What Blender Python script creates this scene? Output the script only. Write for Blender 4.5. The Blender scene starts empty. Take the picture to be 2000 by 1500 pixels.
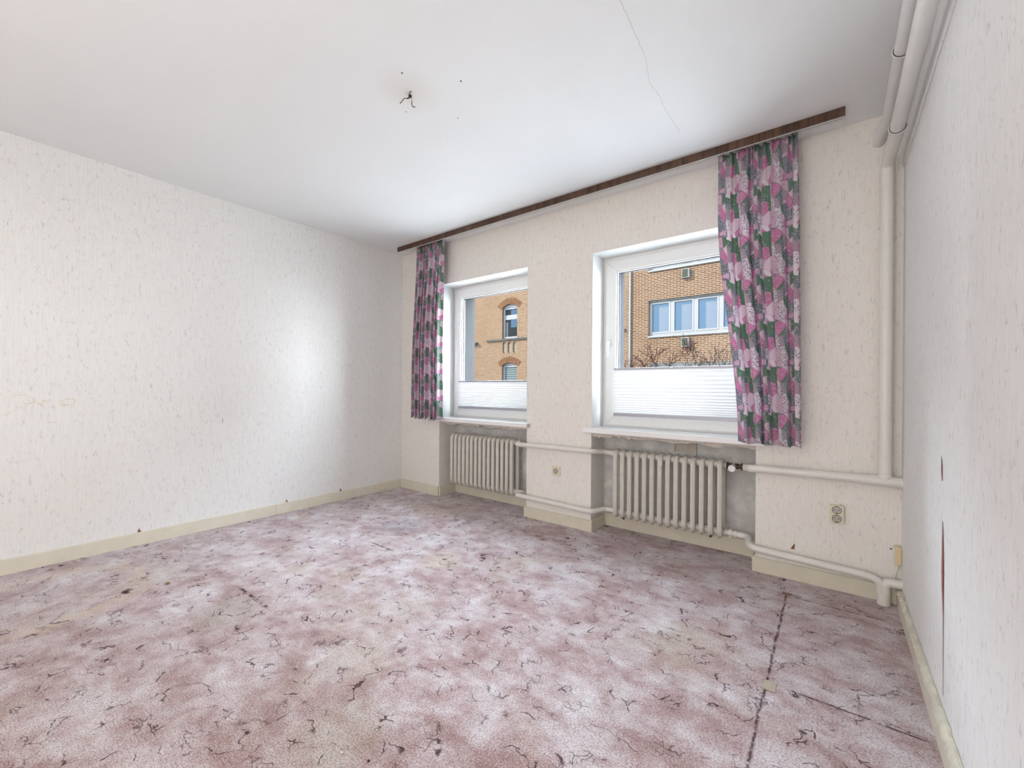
import bpy, math, random
from mathutils import Vector, Matrix
random.seed(7)
PI = math.pi
S = bpy.context.scene
COL = S.collection

# ------------------------------------------------------------------ camera
W, H = 4.152, 2.6            # room width (x), ceiling height; window wall at y = 0, room towards -y
YB = -5.0                    # rear wall, behind the camera
yaw, roll = -0.65463, 0.00777
fw = Vector((math.sin(yaw), math.cos(yaw), 0))
rt = Vector((math.cos(yaw), -math.sin(yaw), 0)); up = Vector((0, 0, 1))
r2 = rt * math.cos(roll) + up * math.sin(roll)
u2 = -rt * math.sin(roll) + up * math.cos(roll)
cd = bpy.data.cameras.new('camera'); cam = bpy.data.objects.new('camera', cd); COL.objects.link(cam)
m = Matrix((r2, u2, -fw)).transposed().to_4x4(); m.translation = Vector((3.86608, -2.99085, 1.11861))
cam.matrix_world = m
cd.lens = 36 * 818.574 / 2000; cd.sensor_width = 36; cd.shift_y = 8.35 / 2000; cd.clip_start = 0.02; cd.clip_end = 300
S.camera = cam

# ------------------------------------------------------------------ light
S.view_settings.view_transform = 'Standard'; S.view_settings.look = 'None'
S.view_settings.gamma = 1.0; S.view_settings.use_curve_mapping = False
S.view_settings.exposure = 0.06
S.cycles.adaptive_threshold = 0.05; S.cycles.adaptive_min_samples = 16; S.cycles.max_bounces = 8; S.cycles.diffuse_bounces = 4; S.cycles.caustics_reflective = False; S.cycles.caustics_refractive = False
SKY = 41.0
world = bpy.data.worlds.new('world'); S.world = world; world.use_nodes = True
wn = world.node_tree; wn.nodes.clear()
wo = wn.nodes.new('ShaderNodeOutputWorld'); wb = wn.nodes.new('ShaderNodeBackground')
tc = wn.nodes.new('ShaderNodeTexCoord'); sx = wn.nodes.new('ShaderNodeSeparateXYZ'); cr = wn.nodes.new('ShaderNodeValToRGB')
wn.links.new(tc.outputs['Generated'], sx.inputs[0]); wn.links.new(sx.outputs['Z'], cr.inputs[0])
cr.color_ramp.elements[0].position = 0.0; cr.color_ramp.elements[0].color = (0.85, 0.925, 1.0, 1)
cr.color_ramp.elements[1].position = 0.9; cr.color_ramp.elements[1].color = (0.70, 0.85, 1.0, 1)
wn.links.new(cr.outputs[0], wb.inputs[0]); wb.inputs[1].default_value = SKY
wn.links.new(wb.outputs[0], wo.inputs[0])

def lamp(name, kind, loc, direction, energy, color, **k):
    l = bpy.data.lights.new(name, kind); l.energy = energy; l.color = color
    for a, b in k.items(): setattr(l, a, b)
    o = bpy.data.objects.new(name, l); COL.objects.link(o); o.location = loc
    o.rotation_euler = Vector(direction).to_track_quat('-Z', 'Y').to_euler()
    return o
lamp('sun', 'SUN', (0, -20, 20), (0.70, 0.62, -0.50), 80.0, (1, 0.93, 0.82), angle=0.009)
lamp('rear_fill', 'AREA', (2.7, -4.85, 1.40), (-.1, 1, 0.12), 62, (1.0, 0.945, 0.885), shape='RECTANGLE', size=2.7, size_y=2.1)  # unseen fill lamp added behind the camera to lift the window wall
for cx in (1.18, 2.925):                       # daylight portals in the two windows
    p = lamp('window_portal', 'AREA', (cx, 0.30, 1.5), (0, -1, 0), 1, (1, 1, 1), shape='RECTANGLE', size=1.05, size_y=1.35)
    p.data.cycles.is_portal = True

# ------------------------------------------------------------------ node helpers
class NT:
    def __init__(s, name):
        s.m = bpy.data.materials.new(name); s.m.use_nodes = True; s.t = s.m.node_tree; s.t.nodes.clear()
        s.out = s.t.nodes.new('ShaderNodeOutputMaterial')
    def n(s, typ, ins=None, **k):
        nd = s.t.nodes.new(typ)
        for a, b in k.items(): setattr(nd, a, b)
        for a, b in (ins or {}).items(): s.set(nd.inputs[a], b)
        return nd
    def set(s, sock, v):
        if isinstance(v, bpy.types.NodeSocket): s.t.links.new(v, sock)
        elif v is not None:
            if sock.type == 'RGBA' and len(v) == 3: v = (*v, 1)
            sock.default_value = v
    def math(s, op, a, b=None, clamp=False):
        nd = s.n('ShaderNodeMath', operation=op, use_clamp=clamp); s.set(nd.inputs[0], a)
        if b is not None: s.set(nd.inputs[1], b)
        return nd.outputs[0]
    def vmath(s, op, a, b=None):
        nd = s.n('ShaderNodeVectorMath', operation=op); s.set(nd.inputs[0], a)
        if b is not None: s.set(nd.inputs[1], b)
        return nd.outputs[0]
    def mix(s, f, a, b, blend='MIX'):
        nd = s.n('ShaderNodeMix', data_type='RGBA', blend_type=blend)
        s.set(nd.inputs[0], f); s.set(nd.inputs[6], a); s.set(nd.inputs[7], b); return nd.outputs[2]
    def obj(s): return s.n('ShaderNodeTexCoord').outputs['Object']
    def uv(s): return s.n('ShaderNodeTexCoord').outputs['UV']
    def xyz(s, v): nd = s.n('ShaderNodeSeparateXYZ', {0: v}); return nd.outputs
    def comb(s, x, y, z): return s.n('ShaderNodeCombineXYZ', {0: x, 1: y, 2: z}).outputs[0]
    def scale(s, v, sc, loc=(0, 0, 0), rot=(0, 0, 0)):
        return s.n('ShaderNodeMapping', {'Vector': v, 'Scale': sc, 'Location': loc, 'Rotation': rot}).outputs[0]
    def noise(s, v, sc, det=3, rough=.5, dist=0, col=False):
        nd = s.n('ShaderNodeTexNoise', {'Vector': v, 'Scale': sc, 'Detail': det, 'Roughness': rough, 'Distortion': dist})
        return nd.outputs[1 if col else 0]
    def voro(s, v, sc, feature='F1', out=0, rnd=1.0):
        nd = s.n('ShaderNodeTexVoronoi', {'Vector': v, 'Scale': sc, 'Randomness': rnd}, feature=feature)
        return nd.outputs[out]
    def ramp(s, f, stops, interp='LINEAR'):
        nd = s.n('ShaderNodeValToRGB', {0: f}); r = nd.color_ramp; r.interpolation = interp
        while len(r.elements) < len(stops): r.elements.new(.5)
        for e, (p, c) in zip(r.elements, stops):
            e.position = p; e.color = (c, c, c, 1) if isinstance(c, (int, float)) else (*c, 1)
        return nd.outputs[0]
    def step(s, f, a, b, lo=0.0, hi=1.0):
        nd = s.n('ShaderNodeMapRange', {0: f, 1: a, 2: b, 3: lo, 4: hi}, clamp=True, interpolation_type='SMOOTHSTEP'); return nd.outputs[0]
    def bump(s, h, strength=.5, dist=.002, normal=None):
        return s.n('ShaderNodeBump', {'Height': h, 'Strength': strength, 'Distance': dist, 'Normal': normal}).outputs[0]
    def bsdf(s, col, rough=.6, **k):
        nd = s.n('ShaderNodeBsdfPrincipled', {'Base Color': col, 'Roughness': rough})
        for a, b in k.items(): s.set(nd.inputs[a.replace('_', ' ')], b)
        s.t.links.new(nd.outputs[0], s.out.inputs[0]); return nd
MAT = {}
def simple(name, col, rough=.5, grain=.03, gscale=40, bumps=0.15, metal=0, bscale=None):
    t = NT(name); o = t.obj(); nz = t.noise(o, gscale, 4, .6)
    c = t.mix(t.step(nz, .3, .7), tuple(x * (1 - grain) for x in col), tuple(min(1, x * (1 + grain)) for x in col))
    b = t.bump(t.noise(o, bscale or gscale * 4, 3), bumps, .001)
    t.bsdf(c, rough, Metallic=metal, Normal=b); MAT[name] = t.m; return t.m

# ------------------------------------------------------------------ materials
def wallpaper(name, base):
    t = NT(name); o = t.obj()
    fib = t.noise(t.scale(o, (120, 120, 7)), 1, 1, .6)
    warp = t.noise(o, 30, 1, .5, col=True)
    ow = t.vmath('ADD', o, t.vmath('MULTIPLY', warp, (.016, .016, .0)))
    def flecks(loc, sc, th, thick):
        a = t.noise(t.scale(ow, sc, loc), 1, 0, .4)
        keep = t.noise(t.scale(o, (46, 46, 22), loc), 1, 0, .5)
        line = t.step(t.math('ABSOLUTE', t.math('SUBTRACT', a, .5)), 0, thick, 1, 0)
        return t.math('MULTIPLY', line, t.step(keep, th, th + .05))
    f1 = flecks((3, 1, 5), (85, 85, 17), .585, .05)
    f2 = flecks((13, 7, 2), (95, 95, 20), .59, .045)
    big = t.noise(o, 1.3, 3, .5)
    c = t.mix(t.step(fib, .3, .7), tuple(x * .965 for x in base), tuple(x * 1.01 for x in base))
    c = t.mix(t.math('MULTIPLY', f1, .42), c, (.40, .40, .45))
    c = t.mix(t.math('MULTIPLY', f2, .34), c, (.50, .42, .30))
    c = t.mix(t.step(big, .55, .8, 0, .18), c, (.80, .74, .64))
    X = t.xyz(o)
    # butt joints between the 53 cm lengths
    for ax in (X[0], X[1]):
        fr = t.math('FRACT', t.math('ADD', t.math('DIVIDE', ax, .53), 20.31))
        seam = t.step(t.math('ABSOLUTE', t.math('SUBTRACT', fr, .5)), 0, .005, .14, 0)
        c = t.mix(seam, c, (.60, .58, .55))
    return t, o, c, t.bump(fib, .22, .002)
def ring_stain(t, o, c, centers, col, amt, axis):
    """old water rings: thin wobbly outlines"""
    wob = t.noise(o, 14, 3, .6)
    for (a, z, r) in centers:
        X = t.xyz(o); u = X[1] if axis == 'y' else X[0]
        du = t.math('SUBTRACT', u, a); dz = t.math('SUBTRACT', X[2], z)
        d = t.math('SQRT', t.math('ADD', t.math('MULTIPLY', du, du), t.math('MULTIPLY', t.math('MULTIPLY', dz, dz), 2.2)))
        d = t.math('ADD', d, t.math('MULTIPLY', t.math('SUBTRACT', wob, .5), .07))
        line = t.step(t.math('ABSOLUTE', t.math('SUBTRACT', d, r)), 0, .007, amt, 0)
        br = t.step(t.noise(o, 9, 2), .40, .6)
        c = t.mix(t.math('MULTIPLY', line, br), c, col)
    return c
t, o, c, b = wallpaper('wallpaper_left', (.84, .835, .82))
c = ring_stain(t, o, c, [(-2.87, .99, .07), (-2.74, .97, .05), (-2.66, .985, .055), (-2.60, 1.01, .035), (-2.78, 1.03, .04), (-2.66, .90, .03)], (.66, .50, .30), .55, 'y')
t.bsdf(c, .75, Normal=b); MAT['wall_left'] = t.m
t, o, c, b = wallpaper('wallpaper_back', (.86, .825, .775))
c = ring_stain(t, o, c, [(1.86, .53, .028), (3.92, .565, .026), (3.545, .55, .045)], (.60, .42, .25), .4, 'x')
t.bsdf(c, .75, Normal=b); MAT['wall_back'] = t.m
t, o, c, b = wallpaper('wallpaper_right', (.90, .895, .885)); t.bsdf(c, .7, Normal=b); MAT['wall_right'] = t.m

t = NT('ceiling_paint'); o = t.obj()
g = t.noise(o, 110, 1, .6)
c = t.mix(t.step(t.noise(o, 1.2, 3), .35, .75), (.87, .885, .89), (.85, .862, .868))
X = t.xyz(o)
dx = t.math('SUBTRACT', X[0], 2.17); dy = t.math('SUBTRACT', X[1], -1.65)
dd = t.math('SQRT', t.math('ADD', t.math('MULTIPLY', dx, dx), t.math('MULTIPLY', dy, dy)))
c = t.mix(t.step(dd, .02, .20, .28, 0), c, (.70, .62, .50))       # nicotine-brown bloom round the cable hole
t.bsdf(c, .8, Normal=t.bump(g, .28, .003)); MAT['ceiling'] = t.m

t = NT('niche_plaster'); o = t.obj()
n1 = t.noise(o, 7, 6, .65); n2 = t.noise(o, 45, 4, .7)
c = t.mix(t.step(n1, .35, .68), (.60, .59, .58), (.82, .82, .815)); c = t.mix(t.step(n2, .62, .72, 0, .5), c, (.40, .36, .32))
t.bsdf(c, .85, Normal=t.bump(t.math('ADD', n1, t.math('MULTIPLY', n2, .4)), .5, .006)); MAT['plaster'] = t.m

t = NT('carpet_pile'); o = t.obj(); X = t.xyz(o)
def masked_line(t, along, across, a0, a1, c0, width, wob=.009, wsc=14):
    w = t.math('MULTIPLY', t.math('SUBTRACT', t.noise(o, wsc, 3, .6), .5), wob * 2)
    d = t.math('ABSOLUTE', t.math('SUBTRACT', t.math('ADD', across, w), c0))
    l = t.step(d, 0, width, 1, 0)
    l = t.math('MULTIPLY', l, t.step(along, a0, a0 + .03)); l = t.math('MULTIPLY', l, t.step(along, a1 - .03, a1, 1, 0))
    return t.math('MULTIPLY', l, t.step(t.noise(o, 24, 4, .7), .40, .52, .15, 1))
warp = t.noise(o, 10, 3, .6, col=True)
ow = t.vmath('ADD', o, t.vmath('MULTIPLY', t.vmath('SUBTRACT', warp, (.5, .5, .5)), (.13, .13, 0)))
flat = t.vmath('MULTIPLY', ow, (1, 1.25, 0))
e1 = t.voro(flat, 8.5, 'DISTANCE_TO_EDGE'); e2 = t.voro(t.vmath('ADD', flat, (5.3, 2.1, 0)), 19, 'DISTANCE_TO_EDGE')
mk1 = t.step(t.noise(o, 12, 1, .5), .52, .64); mk2 = t.step(t.noise(t.vmath('ADD', o, (9, 9, 0)), 10, 1, .5), .56, .66)
wj = t.noise(o, 30, 2)
k1 = t.math('MULTIPLY', t.step(e1, .004, t.math('MULTIPLY', wj, .06), 1, 0), mk1)
k2 = t.math('MULTIPLY', t.step(e2, .01, t.math('MULTIPLY', wj, .12), 1, 0), mk2)
crack = t.math('MAXIMUM', k1, t.math('MULTIPLY', k2, .7))
seams = [(X[1], X[0], -2.2, -.24, 3.668, .010), (X[0], X[1], 3.70, 4.09, -.262, .008), (X[0], X[1], 3.72, 4.13, -1.115, .009),
         (X[0], X[1], 1.20, 1.50, -1.206, .012), (X[0], X[1], 1.22, 1.62, -2.06, .016)]
for s_ in seams: crack = t.math('MAXIMUM', crack, masked_line(t, *s_))
mot = t.noise(t.scale(o, (3.6, 4.6, 1)), 1, 5, .62, .4); mot2 = t.noise(t.scale(o, (11, 13, 1), (4, 4, 0)), 1, 4, .65)
tone = t.math('ADD', t.math('MULTIPLY', mot, .6), t.math('MULTIPLY', mot2, .4))
c = t.ramp(tone, [(.34, (.29, .17, .155)), (.44, (.40, .275, .265)), (.53, (.53, .435, .435)), (.64, (.69, .64, .65))])
# yellow-brown soiling in a few broad places
soil = t.noise(t.scale(o, (1.5, 1.5, 1), (2.2, 8.1, 0)), 1, 4, .6)
c = t.mix(t.step(soil, .54, .70, 0, .45), c, (.42, .33, .22))
def blob(c, x, y, r, col, amt, ring=None):
    dx = t.math('SUBTRACT', X[0], x); dy = t.math('SUBTRACT', X[1], y)
    d = t.math('SQRT', t.math('ADD', t.math('MULTIPLY', dx, dx), t.math('MULTIPLY', dy, dy)))
    d = t.math('ADD', d, t.math('MULTIPLY', t.math('SUBTRACT', t.noise(o, 7, 3), .5), r * .8))
    f = t.step(d, r * .3, r, amt, 0) if not ring else t.step(t.math('ABSOLUTE', t.math('SUBTRACT', d, r)), 0, ring, amt, 0)
    return t.mix(f, c, col)
c = blob(c, .62, -2.72, .38, (.62, .47, .30), .45, .08); c = blob(c, 1.50, -2.20, .22, (.33, .27, .20), .5)
c = blob(c, 1.86, -1.12, .20, (.66, .54, .36), .35); c = blob(c, 1.10, -.86, .24, (.16, .13, .15), .45)
c = blob(c, 2.62, -2.26, .22, (.34, .26, .18), .5); c = blob(c, 1.0, -.25, .45, (.50, .36, .24), .35)
spk = t.noise(t.scale(o, (150, 210, 100)), 1, 2, .75)
c = t.mix(t.step(spk, .34, .54, .62, 0), c, (.11, .05, .055)); c = t.mix(t.step(spk, .54, .70, 0, .35), c, (.82, .79, .80))
c = t.mix(t.math('MULTIPLY', crack, .9), c, (.045, .016, .022))
hgt = t.math('MULTIPLY', t.noise(t.scale(o, (14, 16, 1), (4, 4, 0)), 1, 2, .6), .8)
t.bsdf(c, .95, Sheen_Weight=t.math('MULTIPLY', t.math('SUBTRACT', 1, crack, True), .5), Sheen_Roughness=.45, Sheen_Tint=(.93, .93, 1, 1), Specular_IOR_Level=.1, Normal=t.bump(hgt, .6, .012)); MAT['carpet'] = t.m

t = NT('curtain_print'); uv = t.uv(); X = t.xyz(uv)
U = t.math('MODULO', t.math('ADD', X[0], 10), .36); V = t.math('MODULO', t.math('ADD', X[1], 10), .268)
pv = t.comb(U, V, 0)
cid = t.xyz(t.voro(pv, 15.5, 'F1', 1, .9))[0]; cid2 = t.xyz(t.voro(pv, 15.5, 'F1', 1, .9))[1]
edge = t.voro(pv, 15.5, 'DISTANCE_TO_EDGE', 0, .9)
basec = t.ramp(cid, [(0, (.66, .26, .47)), (.18, (.17, .31, .22)), (.28, (.82, .72, .78)), (.38, (.84, .76, .82)), (.56, (.70, .36, .55)), (.68, (.24, .29, .33)), (.76, (.78, .58, .70)), (.90, (.80, .68, .74))], 'CONSTANT')
stripe = t.step(t.math('SINE', t.math('MULTIPLY', t.math('ADD', X[0], t.math('MULTIPLY', X[1], 1.0)), 2 * PI / .0095)), -.15, .15)
dots = t.step(t.voro(uv, 62, 'F1', 0, .8), .20, .28, 1, 0); fine = t.step(t.voro(uv, 125, 'F1', 0, 1), .30, .42, 1, 0)
isS = t.math('MULTIPLY', t.math('GREATER_THAN', cid, .28), t.math('LESS_THAN', cid, .38))
isG = t.math('MULTIPLY', t.math('GREATER_THAN', cid, .18), t.math('LESS_THAN', cid, .28))
isF = t.math('MULTIPLY', t.math('GREATER_THAN', cid, .38), t.math('LESS_THAN', cid, .56))
isD = t.math('MULTIPLY', t.math('GREATER_THAN', cid, .56), t.math('LESS_THAN', cid, .76))
isP = t.math('LESS_THAN', cid, .18); isM = t.math('MULTIPLY', t.math('GREATER_THAN', cid, .76), t.math('LESS_THAN', cid, .90))
c = t.mix(t.math('MULTIPLY', isS, stripe), basec, (.10, .07, .13))
c = t.mix(t.math('MULTIPLY', isG, dots), c, (.72, .62, .60))
c = t.mix(t.math('MULTIPLY', isF, t.math('MULTIPLY', t.math('GREATER_THAN', cid2, .25), fine)), c, (.17, .11, .22))
c = t.mix(t.math('MULTIPLY', t.math('MAXIMUM', isD, isP), t.math('MULTIPLY', fine, .75)), c, (.82, .66, .74))
c = t.mix(t.math('MULTIPLY', isM, t.math('MULTIPLY', fine, .8)), c, (.42, .20, .32))
c = t.mix(t.step(edge, .01, .03, .3, 0), c, (.35, .16, .28))
dif = t.n('ShaderNodeBsdfPrincipled', {'Base Color': c, 'Roughness': .75, 'Sheen Weight': .15})
trn = t.n('ShaderNodeBsdfTranslucent', {'Color': c}); mx = t.n('ShaderNodeMixShader', {0: .36, 1: dif.outputs[0], 2: trn.outputs[0]})
t.t.links.new(mx.outputs[0], t.out.inputs[0]); MAT['curtain'] = t.m

t = NT('blind_fabric'); o = t.obj(); c = (.30, .29, .28)
dif = t.n('ShaderNodeBsdfDiffuse', {'Color': (.78, .79, .80, 1)}); trn = t.n('ShaderNodeBsdfTranslucent', {'Color': c})
mx = t.n('ShaderNodeAddShader', {0: dif.outputs[0], 1: trn.outputs[0]}); mx = t.n('ShaderNodeMixShader', {0: .25, 1: dif.outputs[0], 2: trn.outputs[0]})
t.t.links.new(mx.outputs[0], t.out.inputs[0]); MAT['blind'] = t.m

t = NT('walnut_laminate'); o = t.obj()
g = t.noise(t.scale(o, (120, 40, 5)), 1, 5, .7); g2 = t.noise(t.scale(o, (24, 10, 1.5)), 1, 3)
c = t.ramp(t.math('ADD', t.math('MULTIPLY', g, .6), t.math('MULTIPLY', g2, .4)), [(.38, (.030, .014, .009)), (.5, (.085, .042, .026)), (.62, (.15, .080, .050))])
t.bsdf(c, .45, Normal=t.bump(g, .1, .001)); MAT['walnut'] = t.m

def glass(name, tint=(1, 1, 1), rough=0.0):
    t = NT(name); g = t.n('ShaderNodeBsdfGlossy', {'Color': (1, 1, 1, 1), 'Roughness': rough})
    tr = t.n('ShaderNodeBsdfTransparent', {'Color': (*tint, 1)})
    mx = t.n('ShaderNodeMixShader', {0: .008, 1: tr.outputs[0], 2: g.outputs[0]})
    t.t.links.new(mx.outputs[0], t.out.inputs[0]); MAT[name] = t.m
glass('glass', (.97, .98, .98))
simple('frame_white', (.86, .86, .85), .35, .01); simple('reveal_white', (.80, .80, .785), .7, .03, 14, .4, bscale=60)
simple('sill_white', (.88, .88, .88), .3, .01); simple('gasket', (.05, .055, .07), .5)
simple('alu', (.42, .42, .46), .4, .03, metal=.3); simple('plastic_white', (.82, .82, .82), .35, .01)
simple('cream_board', (.74, .69, .57), .45, .04, 12, .15); simple('cream_board_old', (.66, .62, .51), .6, .10, 20, .8, bscale=60)
simple('radiator_enamel', (.74, .715, .66), .38, .03, 18, .15); simple('pipe_paint', (.78, .755, .71), .35, .02, 14, .12)
simple('pipe_jacket', (.76, .745, .72), .4, .02, 14, .1); simple('socket_cream', (.76, .68, .52), .4, .02)
simple('socket_grey', (.50, .47, .41), .45, .05); simple('dark_hole', (.02, .015, .015), .8); simple('brass_dark', (.10, .065, .045), .45, .2, 60, .3, metal=.6)
simple('box_cream', (.74, .60, .37), .45, .03); simple('cable_grey', (.55, .50, .42), .6); simple('tear_red', (.27, .018, .024), .8, .2, 30)
simple('paper_torn', (.62, .56, .50), .85, .12, 50, .5); simple('rust_brown', (.25, .10, .05), .8, .2, 60)
simple('wire_brown', (.12, .05, .035), .6, .2); simple('wire_black', (.02, .015, .015), .6); simple('wire_beige', (.5, .38, .28), .6)
simple('cardboard', (.42, .35, .27), .8, .06, 60); simple('patch_brown', (.22, .13, .10), .8, .1, 60); simple('pebble', (.22, .13, .06), .6, .2, 60)
simple('crumb', (.75, .74, .72), .6); simple('metal_shiny', (.7, .68, .63), .25, .03, metal=.9)
simple('crack_grey', (.55, .54, .52), .9); simple('screw_dark', (.10, .09, .08), .5)
# outdoors
def brick(name, cols, mortar, bw, bh, ms):
    t = NT(name); o = t.obj(); X = t.xyz(o); v = t.comb(t.math('ADD', X[0], t.math('MULTIPLY', X[1], 1)), X[2], 0)
    nd = t.n('ShaderNodeTexBrick', {'Vector': v, 'Color1': (*cols[0], 1), 'Color2': (*cols[1], 1), 'Mortar': (*mortar, 1), 'Scale': 1.0,
        'Mortar Size': ms, 'Mortar Smooth': .1, 'Bias': 0.0, 'Brick Width': bw, 'Row Height': bh}, offset=.5)
    id2 = t.voro(t.vmath('MULTIPLY', v, (1 / bw, 1 / bh, 0)), 1, 'F1', 1)
    c = t.mix(t.step(t.xyz(id2)[0], .2, .9, 0, .5), nd.outputs[0], cols[2])
    c = t.mix(nd.outputs[1], c, mortar); c = t.mix(t.step(t.noise(o, .6, 4), .35, .75, 0, .25), c, cols[0])
    t.bsdf(c, .85, Normal=t.bump(t.math('SUBTRACT', 1, nd.outputs[1]), .4, .01)); MAT[name] = t.m
brick('brick_yellow', [(0.0137, 0.0082, 0.0047), (0.0108, 0.0058, 0.0032), (0.0169, 0.0115, 0.0071)], (0.0236, 0.0184, 0.0140), .25, .077, .012)
brick('brick_brown', [(0.0103, 0.0058, 0.0037), (0.0077, 0.0042, 0.0027), (0.0129, 0.0079, 0.0053)], (0.0279, 0.0218, 0.0157), .30, .083, .011)
simple('brick_arch', (0.0120, 0.0064, 0.0036), .85, .25, 9); simple('stone_grey', (0.0082, 0.0077, 0.0071), .85, .2, 9)
simple('panel_light', (0.0258, 0.0228, 0.0189), .9); simple('out_white', (0.0234, 0.0238, 0.0249), .4); simple('out_concrete', (0.0093, 0.0098, 0.0098), .9, .15, 3); simple('vent_green', (0.0054, 0.0060, 0.0044), .6)
simple('out_plaster', (0.0442, 0.0429, 0.0429), .8, .04); simple('asphalt', (.25, .25, .25), .95, .2, 3); simple('bark', (0.0022, 0.0013, 0.0013), .9, .3, 40)
simple('bud', (0.0077, 0.0013, 0.0013), .8); simple('roof', (0.0054, 0.0033, 0.0028), .8)
t = NT('far_reflection'); t.bsdf((0.0049, 0.0082, 0.0126), .2, Specular_IOR_Level=.04); MAT['far_reflection'] = t.m  # blue of the reflected sky, put into the colour
t = NT('far_blind'); o = t.obj(); st = t.math('FRACT', t.math('MULTIPLY', t.xyz(o)[2], 7.5))
t.bsdf(t.mix(t.step(st, .35, .6), (0.0142, 0.0175, 0.0175), (0.0060, 0.0082, 0.0082)), .3); MAT['far_blind'] = t.m
t = NT('far_net'); o = t.obj(); st = t.math('FRACT', t.math('MULTIPLY', t.xyz(o)[2], 22))
t.bsdf(t.mix(t.step(st, .3, .7), (0.0137, 0.0164, 0.0202), (0.0115, 0.0147, 0.0196)), .25); MAT['far_net'] = t.m
t = NT('far_painted_shade'); t.bsdf((0.0071, 0.0115, 0.0169), .25); MAT['far_painted_shade'] = t.m  # darker pane colour with the frame's shade painted in
t = NT('far_dark'); t.bsdf((0.0020, 0.0024, 0.0028), .2, Specular_IOR_Level=.04); MAT['far_dark'] = t.m

for nm in ('brick_yellow', 'brick_brown', 'brick_arch', 'stone_grey', 'out_white', 'out_concrete', 'vent_green', 'out_plaster', 'panel_light', 'asphalt', 'bark', 'bud', 'roof', 'far_reflection', 'far_blind', 'far_net', 'far_painted_shade', 'far_dark'):
    for nd in MAT[nm].node_tree.nodes:                    # matt, weathered street surfaces
        if nd.type == 'BSDF_PRINCIPLED': nd.inputs['Specular IOR Level'].default_value = 0.0

# ------------------------------------------------------------------ mesh helpers
class MB:
    def __init__(s): s.v = []; s.f = []; s.uv = None; s.smooth = False
    def box(s, a, b):
        n = len(s.v); (x0, y0, z0), (x1, y1, z1) = a, b
        s.v += [(x0, y0, z0), (x1, y0, z0), (x1, y1, z0), (x0, y1, z0), (x0, y0, z1), (x1, y0, z1), (x1, y1, z1), (x0, y1, z1)]
        for q in ((0, 3, 2, 1), (4, 5, 6, 7), (0, 1, 5, 4), (1, 2, 6, 5), (2, 3, 7, 6), (3, 0, 4, 7)): s.f.append(tuple(n + i for i in q))
        return s
    def prism(s, pts, axis, a, b):
        """extrude a 2-D polygon along an axis; pts are the other two coordinates in order"""
        n = len(s.v); k = len(pts)
        for t_ in (a, b):
            for p in pts:
                q = list(p); q.insert(axis, t_); s.v.append(tuple(q))
        s.f.append(tuple(range(n + k - 1, n - 1, -1))); s.f.append(tuple(range(n + k, n + 2 * k)))
        for i in range(k): j = (i + 1) % k; s.f.append((n + i, n + j, n + k + j, n + k + i))
        return s
    def tube(s, pts, r, seg=16, fillet=0.0, closed=False, ell=None, cap=True):
        pts = [Vector(p) for p in pts]
        if fillet and not closed:
            out = [pts[0]]
            for i in range(1, len(pts) - 1):
                p, a, b = pts[i], pts[i - 1] - pts[i], pts[i + 1] - pts[i]
                d = min(fillet, a.length * .49, b.length * .49); A = p + a.normalized() * d; B = p + b.normalized() * d
                for k in range(9):
                    u = k / 8; out.append(A * (1 - u) ** 2 + p * 2 * u * (1 - u) + B * u * u)
            out.append(pts[-1]); pts = out
        n = len(pts); rr = r if isinstance(r, (list, tuple)) else [r] * n
        base = len(s.v); prev = None
        for i, p in enumerate(pts):
            if closed: d = (pts[(i + 1) % n] - pts[i - 1]).normalized()
            else: d = (pts[min(i + 1, n - 1)] - pts[max(i - 1, 0)]).normalized()
            if ell: e1 = Vector(ell[0]); e2 = d.cross(e1).normalized(); ra, rb = ell[1], ell[2]
            else:
                if prev is None: e1 = d.cross(Vector((0, 0, 1)) if abs(d.z) < .9 else Vector((1, 0, 0))).normalized()
                else: e1 = (prev - d * prev.dot(d)).normalized()
                e2 = d.cross(e1).normalized(); ra = rb = rr[i]
            prev = e1
            for k in range(seg):
                a = 2 * PI * k / seg; s.v.append(tuple(p + e1 * ra * math.cos(a) + e2 * rb * math.sin(a)))
        for i in range(n if closed else n - 1):
            j = (i + 1) % n
            for k in range(seg):
                l = (k + 1) % seg; s.f.append((base + i * seg + k, base + i * seg + l, base + j * seg + l, base + j * seg + k))
        if cap and not closed:
            s.f.append(tuple(base + k for k in range(seg - 1, -1, -1))); s.f.append(tuple(base + (n - 1) * seg + k for k in range(seg)))
        s.smooth = True; return s
    def cyl(s, c, axis, r, a, b, seg=24, r2=None):
        p = list(c); p.insert(axis, a); q = list(c); q.insert(axis, b); return s.tube([p, q], [r, r if r2 is None else r2], seg)
    def build(s, name, mat, parent=None, bevel=0, **props):
        me = bpy.data.meshes.new(name); me.from_pydata(s.v, [], s.f); me.update()
        me.materials.append(MAT[mat])
        if s.uv:
            l = me.uv_layers.new(name='UVMap')
            for lo in me.loops: l.data[lo.index].uv = s.uv[lo.vertex_index]
        if s.smooth: 
            me.polygons.foreach_set('use_smooth', [True] * len(me.polygons))
            me.update(); me.set_sharp_from_angle(angle=math.radians(42))
        o = bpy.data.objects.new(name, me); COL.objects.link(o)
        if parent: o.parent = parent; o.matrix_parent_inverse = Matrix.Translation(-parent.location)
        if bevel:
            b = o.modifiers.new('bevel', 'BEVEL'); b.width = bevel; b.segments = 2; b.limit_method = 'ANGLE'
        for k, v in props.items(): o[k] = v
        return o
def box(name, mat, a, b, parent=None, bevel=0, **p): return MB().box(a, b).build(name, mat, parent, bevel, **p)
def empty(name, loc, **props):
    o = bpy.data.objects.new(name, None); o.location = loc; o.empty_display_size = .1; COL.objects.link(o)
    for k, v in props.items(): o[k] = v
    return o
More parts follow.
